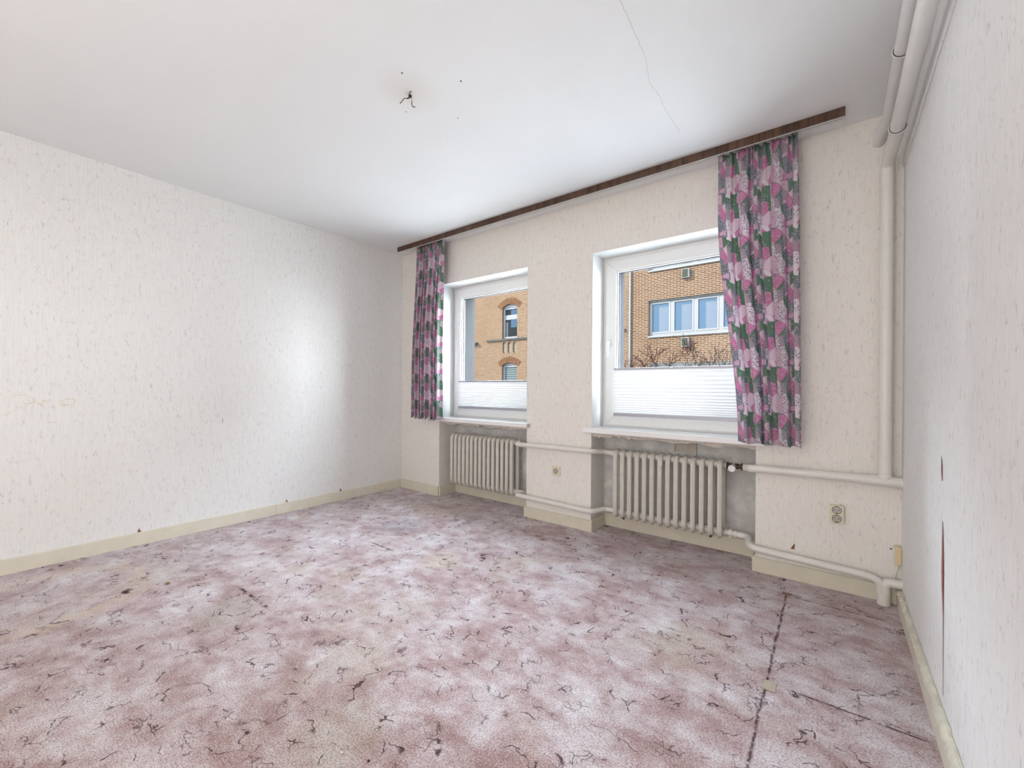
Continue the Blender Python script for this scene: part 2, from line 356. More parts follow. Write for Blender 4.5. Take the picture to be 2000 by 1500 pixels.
def thing(name, label, cat, loc, group=None):
    o = empty(name, loc, label=label, category=cat)
    if group: o['group'] = group
    return o
def tag(o, label, cat, group=None):
    o['label'] = label; o['category'] = cat
    if group: o['group'] = group
    return o

# ------------------------------------------------------------------ room shell
OP = [(.624, 1.737), (2.359, 3.485)]            # openings (window above, radiator niche below)
ZS, ZT, YN, YO = .815, 2.185, .24, .45
EX = [(.70, 1.655), (2.437, 3.405)]             # outer (street side) openings
wall_back = empty('wall_back', (0, 0, 0), kind='structure')
mb = MB()
xs = [-.25, OP[0][0], OP[0][1], OP[1][0], OP[1][1], W + .25]
for a, b in ((0, 1), (2, 3), (4, 5)): mb.box((xs[a], 0, -.05), (xs[b], .27, H + .05))
for a, b in OP:
    mb.box((a, 0, ZT), (b, .27, H + .05))
mb.build('papered_face', 'wall_back', wall_back)
mb = MB()
for a, b in OP: mb.box((a, YN, -.05), (b, .27, .80))
mb.build('niche_back', 'plaster', wall_back)
mb = MB(); ex = [-.25, EX[0][0], EX[0][1], EX[1][0], EX[1][1], W + .25]
for a, b in ((0, 1), (2, 3), (4, 5)): mb.box((ex[a], .27, -.05), (ex[b], YO, H + .05))
for a, b in EX: mb.box((a, .27, 2.13), (b, YO, H + .05)); mb.box((a, .27, -.05), (b, YO, .84))
mb.build('outer_render', 'out_plaster', wall_back)
for a, b in OP:                                   # smooth white reveals of the two windows
    r = MB(); e = .003
    r.box((a, .001, ZS), (a + e, .205, ZT)); r.box((b - e, .001, ZS), (b, .205, ZT)); r.box((a, .001, ZT - e), (b, .205, ZT))
    r.build('window_reveal', 'reveal_white', wall_back)
    # rough paper and plaster lip left hanging below the sill
    rnd = random.Random(int(a * 100)); n = 60; pts = []
    zb = [.752 + rnd.uniform(-.004, .004) + .006 * math.sin(i * .45 + a) + (-.008 if rnd.random() < .12 else 0) for i in range(n + 1)]
    me = MB()
    for i in range(n + 1):
        x = a + (b - a) * i / n
        me.v += [(x, .012, .776), (x, .012, zb[i]), (x, .020, zb[i] + .001), (x, .239, zb[i] - .004)]
    for i in range(n):
        for k in range(3): q = i * 4 + k; me.f.append((q, q + 1, q + 5, q + 4))
    me.build('torn_paper_lip', 'paper_torn', wall_back)
# old plaster patches behind radiator 2
box('plaster_block', 'paper_torn', (2.93, YN - .004, .66), (3.08, YN + .002, .748), wall_back)
box('joint_line', 'dark_hole', (2.926, YN - .002, .655), (2.930, YN + .002, .748), wall_back)  # dark joint lines at the sides of the block
box('joint_line', 'dark_hole', (3.08, YN - .002, .61), (3.0825, YN + .002, .748), wall_back)
for (x0, z0, z1) in ((3.556, .715, .80),):
    pass

box('wall_left', 'wall_left', (-.25, YB - .25, -.05), (0, 0, H + .05), kind='structure')
wall_right = empty('wall_right', (W, 0, 0), kind='structure')
box('papered_face', 'wall_right', (W, YB - .25, -.05), (W + .25, 0, H + .05), wall_right)
box('wall_front', 'wall_right', (-.25, YB - .25, -.05), (W + .25, YB, H + .05), kind='structure')
ceiling = box('ceiling', 'ceiling', (-.25, YB - .25, H), (W + .25, .27, H + .2), kind='structure')
box('floor', 'asphalt', (-.25, YB - .25, -.25), (W + .25, .27, -.012), kind='structure')

# tears in the right-hand wallpaper: red ground showing between curled lips
def tear(parent, pts, wall='right'):
    m1 = MB(); l2 = MB()
    for (y, z, w) in pts:
        m1.v += [(W - .0012, y - w / 2, z), (W - .0012, y + w / 2, z)]
        l2.v += [(W - .0025 - w * .04, y + w / 2 - .0005, z), (W - .0010, y + w / 2 + .004, z)]
    for k in range(len(pts) - 1):
        for q in (m1, l2): q.f.append((2 * k, 2 * k + 1, 2 * k + 3, 2 * k + 2))
    m1.build('wall_tear', 'tear_red', parent, label='dark red ground showing through a tear'); l2.build('torn_edge', 'wall_right', parent)
tear(wall_right, [(-1.022, .905, .0005), (-1.026, .89, .006), (-1.030, .87, .010), (-1.032, .85, .010), (-1.036, .832, .005), (-1.04, .825, .0005)])
tear(wall_right, [(-1.050, .695, .0008), (-1.053, .65, .010), (-1.056, .60, .018), (-1.058, .54, .025), (-1.060, .49, .020), (-1.064, .44, .011),
                  (-1.070, .38, .004), (-1.072, .25, .003), (-1.075, .14, .0008)])
# thin cracks and holes of the ceiling
cr_pts = [(3.2125, -1.50), (3.209, -1.40), (3.203, -1.309), (3.196, -1.22), (3.189, -1.14), (3.17, -1.06), (3.151, -.992), (3.158, -.92), (3.160, -.852), (3.152, -.78), (3.149, -.712), (3.156, -.6), (3.154, -.471)]
mb = MB(); fine = []
for i in range(len(cr_pts) - 1):
    for k in range(5):
        u = k / 5; x = cr_pts[i][0] * (1 - u) + cr_pts[i + 1][0] * u; y = cr_pts[i][1] * (1 - u) + cr_pts[i + 1][1] * u
        fine.append((x + random.uniform(-.003, .003), y))
for i, (x, y) in enumerate(fine):
    w = .0012 + .0008 * random.random(); mb.v += [(x - w / 2, y, H - .0006), (x + w / 2, y, H - .0006)]
    if i: n = 2 * i; mb.f.append((n - 2, n - 1, n + 1, n))
mb.build('hairline_crack', 'crack_grey', ceiling)
for (x, y, r) in ((2.244, -1.747, .0045), (2.429, -1.543, .0045), (2.034, -1.558, .003), (2.22, -1.354, .003)):
    MB().cyl((x, y), 2, r, H - .0012, H + .001, 12).build('screw_hole', 'screw_dark', ceiling)

# ------------------------------------------------------------------ skirting
bl = empty('baseboard_left', (0, 0, 0), kind='structure')
for a, b in ((YB, -2.95), (-2.948, -1.340), (-1.338, -.001)):
    box('board', 'cream_board', (0, a, -.01), (.016, b, .088), bl, .003)
bb = empty('baseboard_back', (0, 0, 0), kind='structure')
def skirt(x0, y0, x1, y1, h): box('board', 'cream_board', (x0, y0, -.01), (x1, y1, h), bb, .003)
skirt(.017, -.016, OP[0][0] + .002, 0, .095); skirt(OP[0][1] - .016, -.016, OP[1][0] + .016, 0, .088); skirt(OP[1][1] - .016, -.016, W - .016, 0, .088)
for (a, b) in OP:
    skirt(a, 0, a + .016, YN - .017, .092); skirt(b - .016, 0, b, YN - .017, .092); skirt(a, YN - .016, b, YN, .105)
# right wall: thin board with lumpy, over-painted plaster edge on top
br = empty('baseboard_right', (W, 0, 0), kind='structure')
box('board', 'cream_board', (W - .018, YB, -.01), (W, 0, .075), br, .003)
mb = MB(); n = 220; rnd = random.Random(3)
hz = 0
for i in range(n + 1):
    y = -.02 - 2.6 * i / n; hz = hz * .6 + rnd.uniform(-.004, .004)
    z = .094 + hz + .006 * math.sin(y * 4); th = .017 + .006 * rnd.random()
    mb.v += [(W - .0175, y, .070), (W - th - .003, y, .080), (W - th, y, z - .006), (W - .010, y, z + .004), (W - .001, y, z + .008 * rnd.random())]
for i in range(n):
    for k in range(4): q = i * 5 + k; mb.f.append((q, q + 1, q + 6, q + 5))
mb.smooth = True; mb.build('plaster_edge', 'cream_board_old', br)
# papered ledge along the top of the right wall, in two lengths
t1 = empty('trim_1', (W, 0, 2.3), kind='structure')
box('papered_strip', 'wall_right', (W - .006, -.437, 2.296), (W, 0, H), t1, .002)
box('papered_strip', 'wall_right', (W - .007, YB, 2.293), (W, -.440, H), t1, .002)

# small torn paper corners above the skirting
for (y, s_) in ((-2.245, .020), (-1.243, .018), (-.729, .022)):
    MB().prism([(y - s_ * .5, .089), (y + s_ * .6, .089), (y - s_ * .1, .089 + s_ * 1.3)], 0, .0002, .0016).build('paper_tear', 'rust_brown', bl, label='small brown tear in the wallpaper above the board')
MB().prism([(3.668, .178), (3.688, .178), (3.69, .215), (3.680, .20)], 1, -.0016, -.0002).build('paper_tear', 'rust_brown', bb)
box('seam_gap', 'screw_dark', (0, -1.744, .825), (.0008, -1.741, .862), bl)

# ------------------------------------------------------------------ carpet
mb = MB(); nx, ny = 60, 72
for j in range(ny + 1):
    for i in range(nx + 1): mb.v.append((W * i / nx, YB + (-YB) * j / ny, 0))
for j in range(ny):
    for i in range(nx): q = j * (nx + 1) + i; mb.f.append((q, q + 1, q + nx + 2, q + nx + 1))
for a, b in OP: mb.box((a, -.001, -.012), (b, YN, 0))
mb.box((0, YB, -.012), (W, 0, -.0005))
tag(mb.build('carpet', 'carpet'), 'worn mottled mauve and lilac fitted carpet with cracked pile covering the floor', 'carpet')

# ------------------------------------------------------------------ windows
def window(idx, a, b, handle):
    w = empty('window_%d' % idx, (a, .2, ZS), kind='structure')
    e0, e1 = a + .003, b - .003; yf = .185
    # fixed frame
    f = MB(); t_ = .055
    for (p, q) in (((e0, yf + .012, ZS), (e0 + t_, .27, ZT - .003)), ((e1 - t_, yf + .012, ZS), (e1, .27, ZT - .003)),
                   ((e0 + t_, yf + .012, ZT - .058), (e1 - t_, .27, ZT - .003)), ((e0 + t_, yf + .012, ZS), (e1 - t_, .27, ZS + .05))): f.box(p, q)
    f.build('window_frame', 'frame_white', w, .003)
    # sash: four mitred members
    s0, s1, z0, z1, sw = e0 + .026, e1 - .026, ZS + .014, ZT - .030, .088
    def member(pts): MB().prism(pts, 1, yf, .25).build('sash_member', 'frame_white', w, .004)
    member([(s0, z0), (s0 + sw, z0 + sw), (s0 + sw, z1 - sw), (s0, z1)])
    member([(s1, z0), (s1, z1), (s1 - sw, z1 - sw), (s1 - sw, z0 + sw)])
    member([(s0, z1), (s0 + sw, z1 - sw), (s1 - sw, z1 - sw), (s1, z1)])
    member([(s0, z0), (s1, z0), (s1 - sw, z0 + sw), (s0 + sw, z0 + sw)])
    g0, g1, h0, h1 = s0 + sw, s1 - sw, z0 + sw, z1 - sw
    bd = MB(); q = .012
    bd.box((g0, yf + .012, h0), (g0 + q, .225, h1)); bd.box((g1 - q, yf + .012, h0), (g1, .225, h1))
    bd.box((g0 + q, yf + .012, h1 - q), (g1 - q, .225, h1)); bd.box((g0 + q, yf + .012, h0), (g1 - q, .225, h0 + q))
    bd.build('glazing_bead', 'sill_white', w, .002)
    gk = MB(); q2 = q + .006
    gk.box((g0 + q, .213, h0 + q), (g0 + q2, .226, h1 - q)); gk.box((g1 - q2, .213, h0 + q), (g1 - q, .226, h1 - q)); gk.box((g0 + q2, .213, h1 - q2), (g1 - q2, .226, h1 - q))
    gk.build('gasket', 'gasket', w)
    box('pane', 'glass', (g0 + .004, .218, h0 + .004), (g1 - .004, .222, h1 - .004), w)
    MB().box((a - .055, -.05, .777), (b + .03 if idx == 1 else b + .055, 0, ZS)).box((a + .001, -.001, .777), (b - .001, .20, ZS)).build('window_sill', 'sill_white', w, .004)
    if idx == 1: box('sill_end_cap', 'paper_torn', (b + .030, -.047, .781), (b + .034, 0, ZS - .003), w)
    if handle:
        hx, hz = s0 + .035, 1.495; h = MB(); h.box((hx - .014, yf - .010, hz - .035), (hx + .014, yf, hz + .035))
        ho = h.build('handle_plate', 'plastic_white', w, .004)
        g = MB(); g.tube([(hx, yf - .008, hz), (hx, yf - .045, hz), (hx, yf - .048, hz - .115)], .0095, 12, .02); g.build('handle_grip', 'plastic_white', ho)
    return g0, g1, h0, h1, yf
wg1 = window(1, *OP[0], False); wg2 = window(2, *OP[1], True)
# street-side sills and shutter head
for i, (a, b) in enumerate(EX):
    box('outer_sill', 'stone_grey', (a - .02, .27, .84), (b + .02, YO + .05, .862), wall_back)

def blind(g, zt, zb, label):
    g0, g1, h0, h1, yf = g; x0, x1 = g0 - .006, g1 + .006; y = yf - .016
    o = thing('pleated_blind', label, 'blind', (x0, y, zb), 'pleated blinds on the lower part of the two windows')
    box('top_rail', 'alu', (x0, y - .008, zt - .012), (x1, y + .010, zt + .002), o, .002)
    box('bottom_rail', 'alu', (x0, y - .010, zb), (x1, y + .010, zb + .024), o, .002)
    zs = [zt - .012]; n = 30; H_ = zt - .012 - zb - .024
    ws = [1.7 - 1.1 * (k / (n - 1)) for k in range(n)]; sm = sum(ws)
    for w_ in ws: zs.append(zs[-1] - w_ / sm * H_)
    mb = MB()
    for k, z in enumerate(zs):
        yy = y + (.003 if k % 2 else -.0035); mb.v += [(x0 + .002, yy, z), (x1 - .002, yy, z)]
        if k: n_ = 2 * k; mb.f.append((n_ - 2, n_, n_ + 1, n_ - 1))
    mb.build('pleated_fabric', 'blind', o)
    for x in (x0 + (x1 - x0) * .28, x0 + (x1 - x0) * .62): MB().tube([(x, y - .0045, zt), (x, y - .0045, zb)], .0005, 5).build('cord', 'plastic_white', o)
    for x in (x0 + (x1 - x0) * .5,): box('grip', 'plastic_white', (x - .008, y - .014, zt - .008), (x + .008, y - .008, zt + .001), o, .001)
blind(wg1, 1.192, .905, 'white pleated blind on the lower part of the left window')
blind(wg2, 1.284, .905, 'white pleated blind on the lower part of the right window')

# ------------------------------------------------------------------ curtain rail and curtains
cr_ = thing('curtain_rail', 'long dark walnut-look curtain rail fascia fixed under the ceiling', 'curtain rail', (2.0, -.2, 2.55))
fx0, fx1 = .192, 3.905
mb = MB(); n = 90; rnd = random.Random(5)
box('fascia', 'walnut', (fx0, -.216, 2.553), (fx1, -.206, H - .0005), cr_, .001)
box('track_board', 'reveal_white', (fx0 + .002, -.206, 2.585), (fx1 - .002, -.09, H - .0005), cr_, .001)
for y in (-.165, -.125): box('track_groove', 'crack_grey', (fx0 + .01, y - .002, 2.5835), (fx1 - .01, y + .002, 2.5855), cr_)
box('edge_strip', 'reveal_white', (fx0, -.206, 2.551), (fx1, -.2035, 2.585), cr_)

def curtain(xl, xr, zt, zb, y0, label, seed, folds, flat, deep=0):
    """xl, xr: functions of t (0 top .. 1 bottom)"""
    mb = MB(); nu, nv = 300, 56; rnd = random.Random(seed); ph = [rnd.uniform(0, 6.28) for _ in range(6)]
    uv = []
    # uneven fold phase: warp along the width
    for j in range(nv + 1):
        t_ = j / nv; L, R = xl(t_), xr(t_); top = math.exp(-t_ * 7)
        for i in range(nu + 1):
            s_ = i / nu
            q = s_ + .035 * math.sin(2 * PI * s_ * 1.7 + ph[0]) + .012 * math.sin(2 * PI * s_ * 4.1 + ph[1] + t_ * .8)
            big = math.sin(2 * PI * folds * q + ph[2]); big = math.copysign(abs(big) ** .75, big)
            sml = math.sin(2 * PI * folds * 2.3 * q + ph[3] + t_); fine_ = math.sin(2 * PI * folds * 3.2 * q + ph[5])
            A = .014 + .014 * min(1, t_ * 3); y = y0 + A * (1 - .6 * top) * big + .004 * sml + .010 * top * fine_
            x = L + (R - L) * s_ + .007 * math.sin(4 * PI * folds * q + ph[4]) * min(1, t_ * 4)
            z = zt + (zb - zt) * t_ + (.004 * math.sin(folds * 5 * q) * t_) + .008 * math.sin(2 * PI * folds * q) * (t_ > .99)
            mb.v.append((x, y, z)); uv.append((s_ * flat, z))
    for j in range(nv):
        for i in range(nu): q = j * (nu + 1) + i; mb.f.append((q, q + nu + 1, q + nu + 2, q + 1))
    mb.uv = uv; mb.smooth = True
    o = thing('curtain', label, 'curtain', ((xl(0) + xr(0)) / 2, y0, zb), 'patchwork print curtains')
    c = mb.build('fabric', 'curtain', o)
    sd = c.modifiers.new('thick', 'SOLIDIFY'); sd.thickness = .0012
    return o
sm = lambda t_: t_ * t_ * (3 - 2 * t_)
curtain(lambda t_: .408 - .06 * sm(min(1, t_ * 1.3)), lambda t_: .795 - .025 * t_ - .02 * math.sin(PI * t_) ** 2, 2.580, .800, -.125,
        'narrow patchwork print curtain hanging in the far left corner beside the left window', 11, 7.2, .95)
curtain(lambda t_: 3.285 + .125 * sm(max(0, (t_ - .18) / .82)), lambda t_: 3.695 + .022 * t_, 2.580, .800, -.125,
        'pink, green and white patchwork curtain hanging over the right side of the right window', 4, 4.6, .86)

# ------------------------------------------------------------------ radiators
ZH, ZL = .628, .168                               # hub heights
YF, YR = .058, .148
def section_mesh(hub_w):
    mb = MB(); pts = []; r = .034
    zt, zb = .633, .150
    def arc(cy, cz, a0, a1, n=6):
        for k in range(n + 1): a = math.radians(a0 + (a1 - a0) * k / n); pts.append((0, cy + r * math.cos(a), cz + r * math.sin(a)))
    arc(YR - r, zt - r, 0, 90); arc(YF + r, zt - r, 90, 180); arc(YF + r, zb + r, 180, 270); arc(YR - r, zb + r, 270, 360)
    mb.tube(pts, 0, 14, closed=True, ell=((1, 0, 0), .0172, .020))
    return mb
def fin_mesh():
    mb = MB(); o_, i_ = [], []
    def loop(g, r, ex):
        L = []
        for (cy, cz, a0) in ((YR - .034, .633 - .034, 0), (YF + .034, .633 - .034, 90), (YF + .034, .150 + .034, 180), (YR - .034, .150 + .034, 270)):
            for k in range(5):
                a = math.radians(a0 + 90 * k / 4); L.append((cy + (.034 + g) * math.cos(a), cz + (.034 + g) * math.sin(a) - (ex if k == 2 and a0 in (180, 270) else 0)))
        return L
    O = loop(.0245, 0, .007); I = loop(.012, 0, 0); n = len(O)
    for x in (-.0011, .0011):
        for p in O: mb.v.append((x, *p))
        for p in I: mb.v.append((x, *p))
    for k in range(n):
        l = (k + 1) % n
        mb.f += [(k, l, n + l, n + k), (2 * n + k, 3 * n + k, 3 * n + l, 2 * n + l), (k, 2 * n + k, 2 * n + l, l)]
    return mb
def copy_obj(o, parent, x):
    c = o.copy(); c.parent = parent; COL.objects.link(c); return c
def radiator(x0, x1, n, label):
    pitch = (x1 - x0 - .036) / (n - 1)
    o = thing('column_radiator', label, 'radiator', ((x0 + x1) / 2, .1, .13), 'column radiators in the window niches')
    s0 = f0 = None
    for k in range(n):
        x = x0 + .018 + pitch * k
        if k == 0:
            mb = section_mesh(pitch)
            for z in (ZH - .012, ZL): mb.cyl(((YF + YR) / 2, z), 0, .024, -pitch * .5, pitch * .5, 18)
            s0 = mb.build('section', 'radiator_enamel'); f0 = fin_mesh().build('weld_seam', 'radiator_enamel'); f0.parent = s0
            s = s0
        else:
            s = s0.copy(); COL.objects.link(s); f = f0.copy(); COL.objects.link(f); f.parent = s
        s.parent = o; s.matrix_parent_inverse = Matrix.Translation(-o.location); s.location = (x, 0, 0)
    for x in (x0 + .10, x1 - .10):
        MB().tube([(x + pitch * .5, YF + .03, ZL - .035), (x + pitch * .5, YN, ZL - .035)], .007, 8).build('bracket', 'screw_dark', o)
    return o
yh = (YF + YR) / 2
R1 = radiator(.735, 1.545, 15, 'white column radiator with closely set sections in the left window niche')
R2 = radiator(2.518, 3.288, 14, 'white column radiator with dark open valve in the right window niche')
def nut(mb, x, y, z, r, w, seg=6): mb.cyl((y, z), 0, r, x - w / 2, x + w / 2, seg)
# fittings of radiator 1 (right side)
for z, par in ((ZH - .012, R1), (ZL, R1)):
    mb = MB(); mb.cyl((yh, z), 0, .022, 1.545, 1.562, 18); mb.cyl((yh, z), 0, .016, 1.562, 1.612, 16); nut(mb, 1.578, yh, z, .026, .018); nut(mb, 1.604, yh, z, .021, .012, 8)
    mb.build('union_fitting', 'pipe_paint', par)
mb = MB(); mb.tube([(1.59, yh, ZH), (1.592, yh - .02, ZH + .028)], .006, 8); mb.build('bleed_screw', 'pipe_paint', R1)
# fittings of radiator 2
mb = MB(); mb.cyl((yh, ZL), 0, .024, 3.288, 3.304, 18); mb.cyl((yh, ZL), 0, .017, 3.304, 3.372, 16); nut(mb, 3.330, yh, ZL, .029, .022); nut(mb, 3.358, yh, ZL, .022, .020, 8)
mb.build('union_fitting', 'pipe_paint', R2)
for z in (ZH - .012, ZL):
    mb = MB(); mb.cyl((yh, z), 0, .023, 2.498, 2.522, 18); mb.build('union_fitting', 'pipe_paint', R2)
zv = ZH - .012
v = MB().cyl((yh, zv), 0, .024, 3.287, 3.302, 18).build('end_plug', 'radiator_enamel', R2)
v = MB(); nut(v, 3.310, yh, zv, .024, .014); v.cyl((yh, zv), 0, .013, 3.310, 3.400, 14); nut(v, 3.396, yh, zv, .024, .016); v.cyl((yh, zv), 0, .018, 3.325, 3.375, 14)
vo = v.build('valve_body', 'brass_dark', R2, label='dark bare metal valve body')
v = MB(); v.tube([(3.345, yh, zv), (3.345, yh - .052, zv - .006)], .019, 20); v.build('valve_collar', 'metal_shiny', vo)
v = MB(); k_ = 40; y0_, y1_ = yh - .050, yh - .075
ring = [(3.345 + (.021 + (.002 if i % 4 < 2 else 0)) * math.cos(2 * PI * i / k_), zv - .006 + (.021 + (.002 if i % 4 < 2 else 0)) * math.sin(2 * PI * i / k_)) for i in range(k_)]
v.prism(ring, 1, y1_, y0_); v.build('valve_knob', 'plastic_white', vo, .001, label='small white ribbed valve knob')
# bleed fitting between sections 7 and 8 of radiator 2, dark specks beneath
mb = MB(); mb.tube([(2.892, YF - .012, ZH - .02), (2.892, YF - .020, ZH - .055)], .005, 10); mb.build('bleed_fitting', 'plastic_white', R2)
for x in (2.605, 3.215): MB().tube([(x, YF - .015, ZL - .03), (x + .006, YF - .004, ZL - .030)], .007, 8).build('bolt_end', 'brass_dark', R2)

# ------------------------------------------------------------------ heating pipes
def pipe(name, pts, r, label, fillet=.06, mat='pipe_paint', extra=None):
    o = thing(name, label, 'pipe', pts[0]); MB().tube(pts, r, 20, fillet).build('tube', mat, o)
    for e in (extra or []):
        mb = MB(); mb.tube(e[0], e[1], 20); mb.build('weld_collar', mat, o)
    return o
yw = -.045
pipe('heating_pipe', [(1.612, yh, ZH - .012), (1.665, yh - .005, ZH - .012), (1.665, yw, ZH + .0), (1.70, yw, ZH + .0), (2.372, yw, ZH + .008), (2.432, yh, ZH - .006), (2.500, yh, ZH - .012)], .020,
     'upper white pipe between the two radiators crossing the middle pier', .035)
pipe('heating_pipe', [(1.612, yh, ZL), (1.665, yh - .005, ZL), (1.665, yw, ZL + .014), (1.70, yw, ZL + .014), (2.380, yw, ZL), (2.435, yh, ZL), (2.500, yh, ZL)], .020,
     'lower white pipe between the two radiators just above the skirting', .035)
pipe('heating_pipe', [(3.404, yh, zv), (3.455, yh - .01, zv), (3.455, yw, zv + .018), (3.50, yw, zv + .024), (4.0, yw, zv + .030)], .0240,
     'white horizontal pipe from the dark valve towards the right corner', .04, extra=[([(3.404, yh, zv), (3.424, yh, zv)], .0250)])
tee = thing('riser_pipe', 'tall white vertical pipe in the right corner turning along the ceiling', 'pipe', (4.08, yw, .64))
xr_, zt_ = 4.083, zv + .030
MB().tube([(3.99, yw, zt_), (W + .01, yw, zt_ - .002)], .0275, 24).build('tee_arm', 'pipe_paint', tee)
MB().tube([(xr_, yw, zt_), (xr_, yw, 2.315), (xr_ + .006, -.42, 2.315)], .0275, 24, .055).build('riser', 'pipe_paint', tee)
MB().tube([(xr_ - .0, yw, 2.245), (xr_, yw, 2.251)], .0290, 24).build('weld_collar', 'pipe_paint', tee)
MB().tube([(xr_, yw, zt_ + .02), (xr_, yw, zt_ + .035)], [.0310, .0278], 24).build('weld_collar', 'pipe_paint', tee)
MB().tube([(xr_ + .006, -.395, 2.317), (xr_ + .006, -.425, 2.317)], [.0285, .0335], 28).build('jacket_ring', 'reveal_white', tee)
MB().tube([(xr_ + .006, -.4255, 2.317), (xr_ + .006, -.4275, 2.317)], .0300, 28).build('jacket_gap', 'screw_dark', tee)
MB().tube([(xr_ + .006, -.42, 2.317), (xr_ + .006, YB, 2.317)], .0270, 28).build('ceiling_run', 'pipe_jacket', tee)
bk = thing('ceiling_pipe', 'upper white pipe running close under the ceiling behind the riser run', 'pipe', (4.07, -.1, 2.46))
xb_, zb_ = 4.072, 2.458
MB().tube([(xb_ - .022, .01, zb_), (xb_ - .020, -.10, zb_), (xb_, -.20, zb_), (xb_, -.76, zb_)], .0265, 24, .05).build('tube', 'pipe_jacket', bk)
MB().tube([(xb_, -.735, zb_), (xb_, -.765, zb_)], [.0275, .0330], 28).build('jacket_ring', 'reveal_white', bk)
MB().tube([(xb_, -.7655, zb_), (xb_, -.7675, zb_)], .0295, 28).build('jacket_gap', 'screw_dark', bk)
MB().tube([(xb_, -.76, zb_), (xb_, YB, zb_)], .0262, 28).build('ceiling_run', 'pipe_jacket', bk)
# lower return pipe with down pipe into the floor
lo = pipe('heating_pipe', [(3.372, yh, ZL), (3.432, yh, ZL), (3.455, yw + .03, ZL - .012), (3.485, yw - .006, ZL - .016), (3.60, yw - .006, ZL - .022), (4.005, yw - .006, ZL - .036), (4.062, yw - .008, ZL - .046), (4.076, yw - .010, .002)], .0205,
     'lower white pipe from the right radiator bending down into the carpet at the corner', .045,
     extra=[([(3.997, yw - .006, ZL - .036), (4.003, yw - .006, ZL - .0365)], .0222), ([(4.076, yw - .010, .055), (4.076, yw - .010, .060)], .0275)])
MB().tube([(4.086, yw - .010, .002), (4.086, yw - .010, ZL - .062), (4.098, yw - .010, ZL - .050), (W + .01, yw - .010, ZL - .046)], .0225, 20, .045).build('wall_branch', 'pipe_paint', lo)
MB().tube([(4.080, yw - .010, .001), (4.080, yw - .010, .058)], .0275, 24).build('floor_sleeve', 'pipe_paint', lo)

# ------------------------------------------------------------------ sockets, junction box, ceiling cable
def socket_face(parent, x, y, z, r=.0195):
    MB().cyl((x, z), 1, r, y - .0004, y + .004, 32).build('socket_well', 'socket_grey', parent)
    MB().tube([(x + r * math.cos(a * PI / 16), y - .001, z + r * math.sin(a * PI / 16)) for a in range(32)], .0011, 6, closed=True).build('well_rim', 'dark_hole', parent)
    for dx in (-.0095, .0095): MB().cyl((x + dx, z + .001), 1, .0026, y - .0012, y, 12).build('pin_hole', 'dark_hole', parent)
    box('earth_clip', 'brass_dark', (x - .004, y - .0018, z - r - .001), (x + .004, y, z - r + .005), parent); box('earth_clip', 'brass_dark', (x - .003, y - .0018, z + r - .004), (x + .003, y, z + r), parent)
    MB().cyl((x, z - .007), 1, .0018, y - .0014, y, 10).build('centre_screw', 'brass_dark', parent)
s1 = thing('wall_socket', 'cream single power socket low on the middle pier between the radiators', 'socket', (2.042, 0, .434))
box('frame_plate', 'socket_cream', (2.002, -.010, .394), (2.082, 0, .474), s1, .003)
socket_face(s1, 2.042, -.0102, .434, .021)
s2 = thing('double_socket', 'cream double power socket on the wall right of the right radiator', 'socket', (3.887, 0, .43))
box('frame_plate', 'socket_cream', (3.853, -.028, .378), (3.917, 0, .478), s2, .004)
box('side_scrape', 'paper_torn', (3.900, -.012, .478), (3.904, 0, .486), s2)
for z in (.4525, .4045): socket_face(s2, 3.884, -.0282, z, .0205)
jb = thing('junction_box', 'small cream cable junction box fixed in the right corner above the pipe', 'junction box', (4.14, -.02, .22))
MB().prism([(4.118, 0), (4.118, -.030), (4.124, -.038), (4.124, 0)], 2, .222, .302).build('box_base', 'plastic_white', jb, .001)
MB().prism([(-.010, .215), (-.042, .215), (-.042, .292), (-.030, .306), (-.010, .310)], 0, 4.124, W - .001).build('box_cover', 'box_cream', jb, .002)
box('cable_entry', 'screw_dark', (4.108, -.004, .280), (4.116, 0, .286), jb)
MB().tube([(4.140, -.030, .216), (4.139, -.028, .185), (4.130, -.022, .150), (4.128, -.020, .125)], .0022, 8, .02).build('cable', 'cable_grey', jb)
cw = thing('ceiling_cable', 'bare brown and black wire ends poking from the ceiling', 'wire', (2.168, -1.642, H))
c0 = Vector((2.168, -1.642, H))
def wire(mat, offs, r): MB().tube([c0 + Vector(p) for p in offs], r, 8, .004).build('wire', mat, cw)
wire('wire_brown', [(-.0144, .016, 0), (-.0206, .009, -.012), (-.0261, .0062, -.016), (-.032, -.0069, -.020), (-.047, -.0061, -.025), (-.0702, -.0039, -.030)], .0020)
wire('wire_beige', [(-.0135, .0202, 0), (-.0099, .0207, -.010), (-.0196, .0307, -.020)], .0020)
wire('wire_black', [(-.0196, .0307, -.020), (-.0332, .0403, -.025), (-.0378, .0525, -.030), (-.0258, .0577, -.032)], .0021)
wire('wire_black', [(-.0115, .0113, 0), (.007, -.0045, -.008), (.0208, -.0099, -.010), (.0246, -.0072, -.012)], .0018)
wire('wire_brown', [(-.0206, .0113, 0), (-.0192, .0137, -.010), (-.0306, .0121, -.014)], .0024)
MB().tube([c0 + Vector((-.014, .016, 0)), c0 + Vector((-.014, .015, -.009))], .0075, 10).build('cable_sheath', 'wire_black', cw)

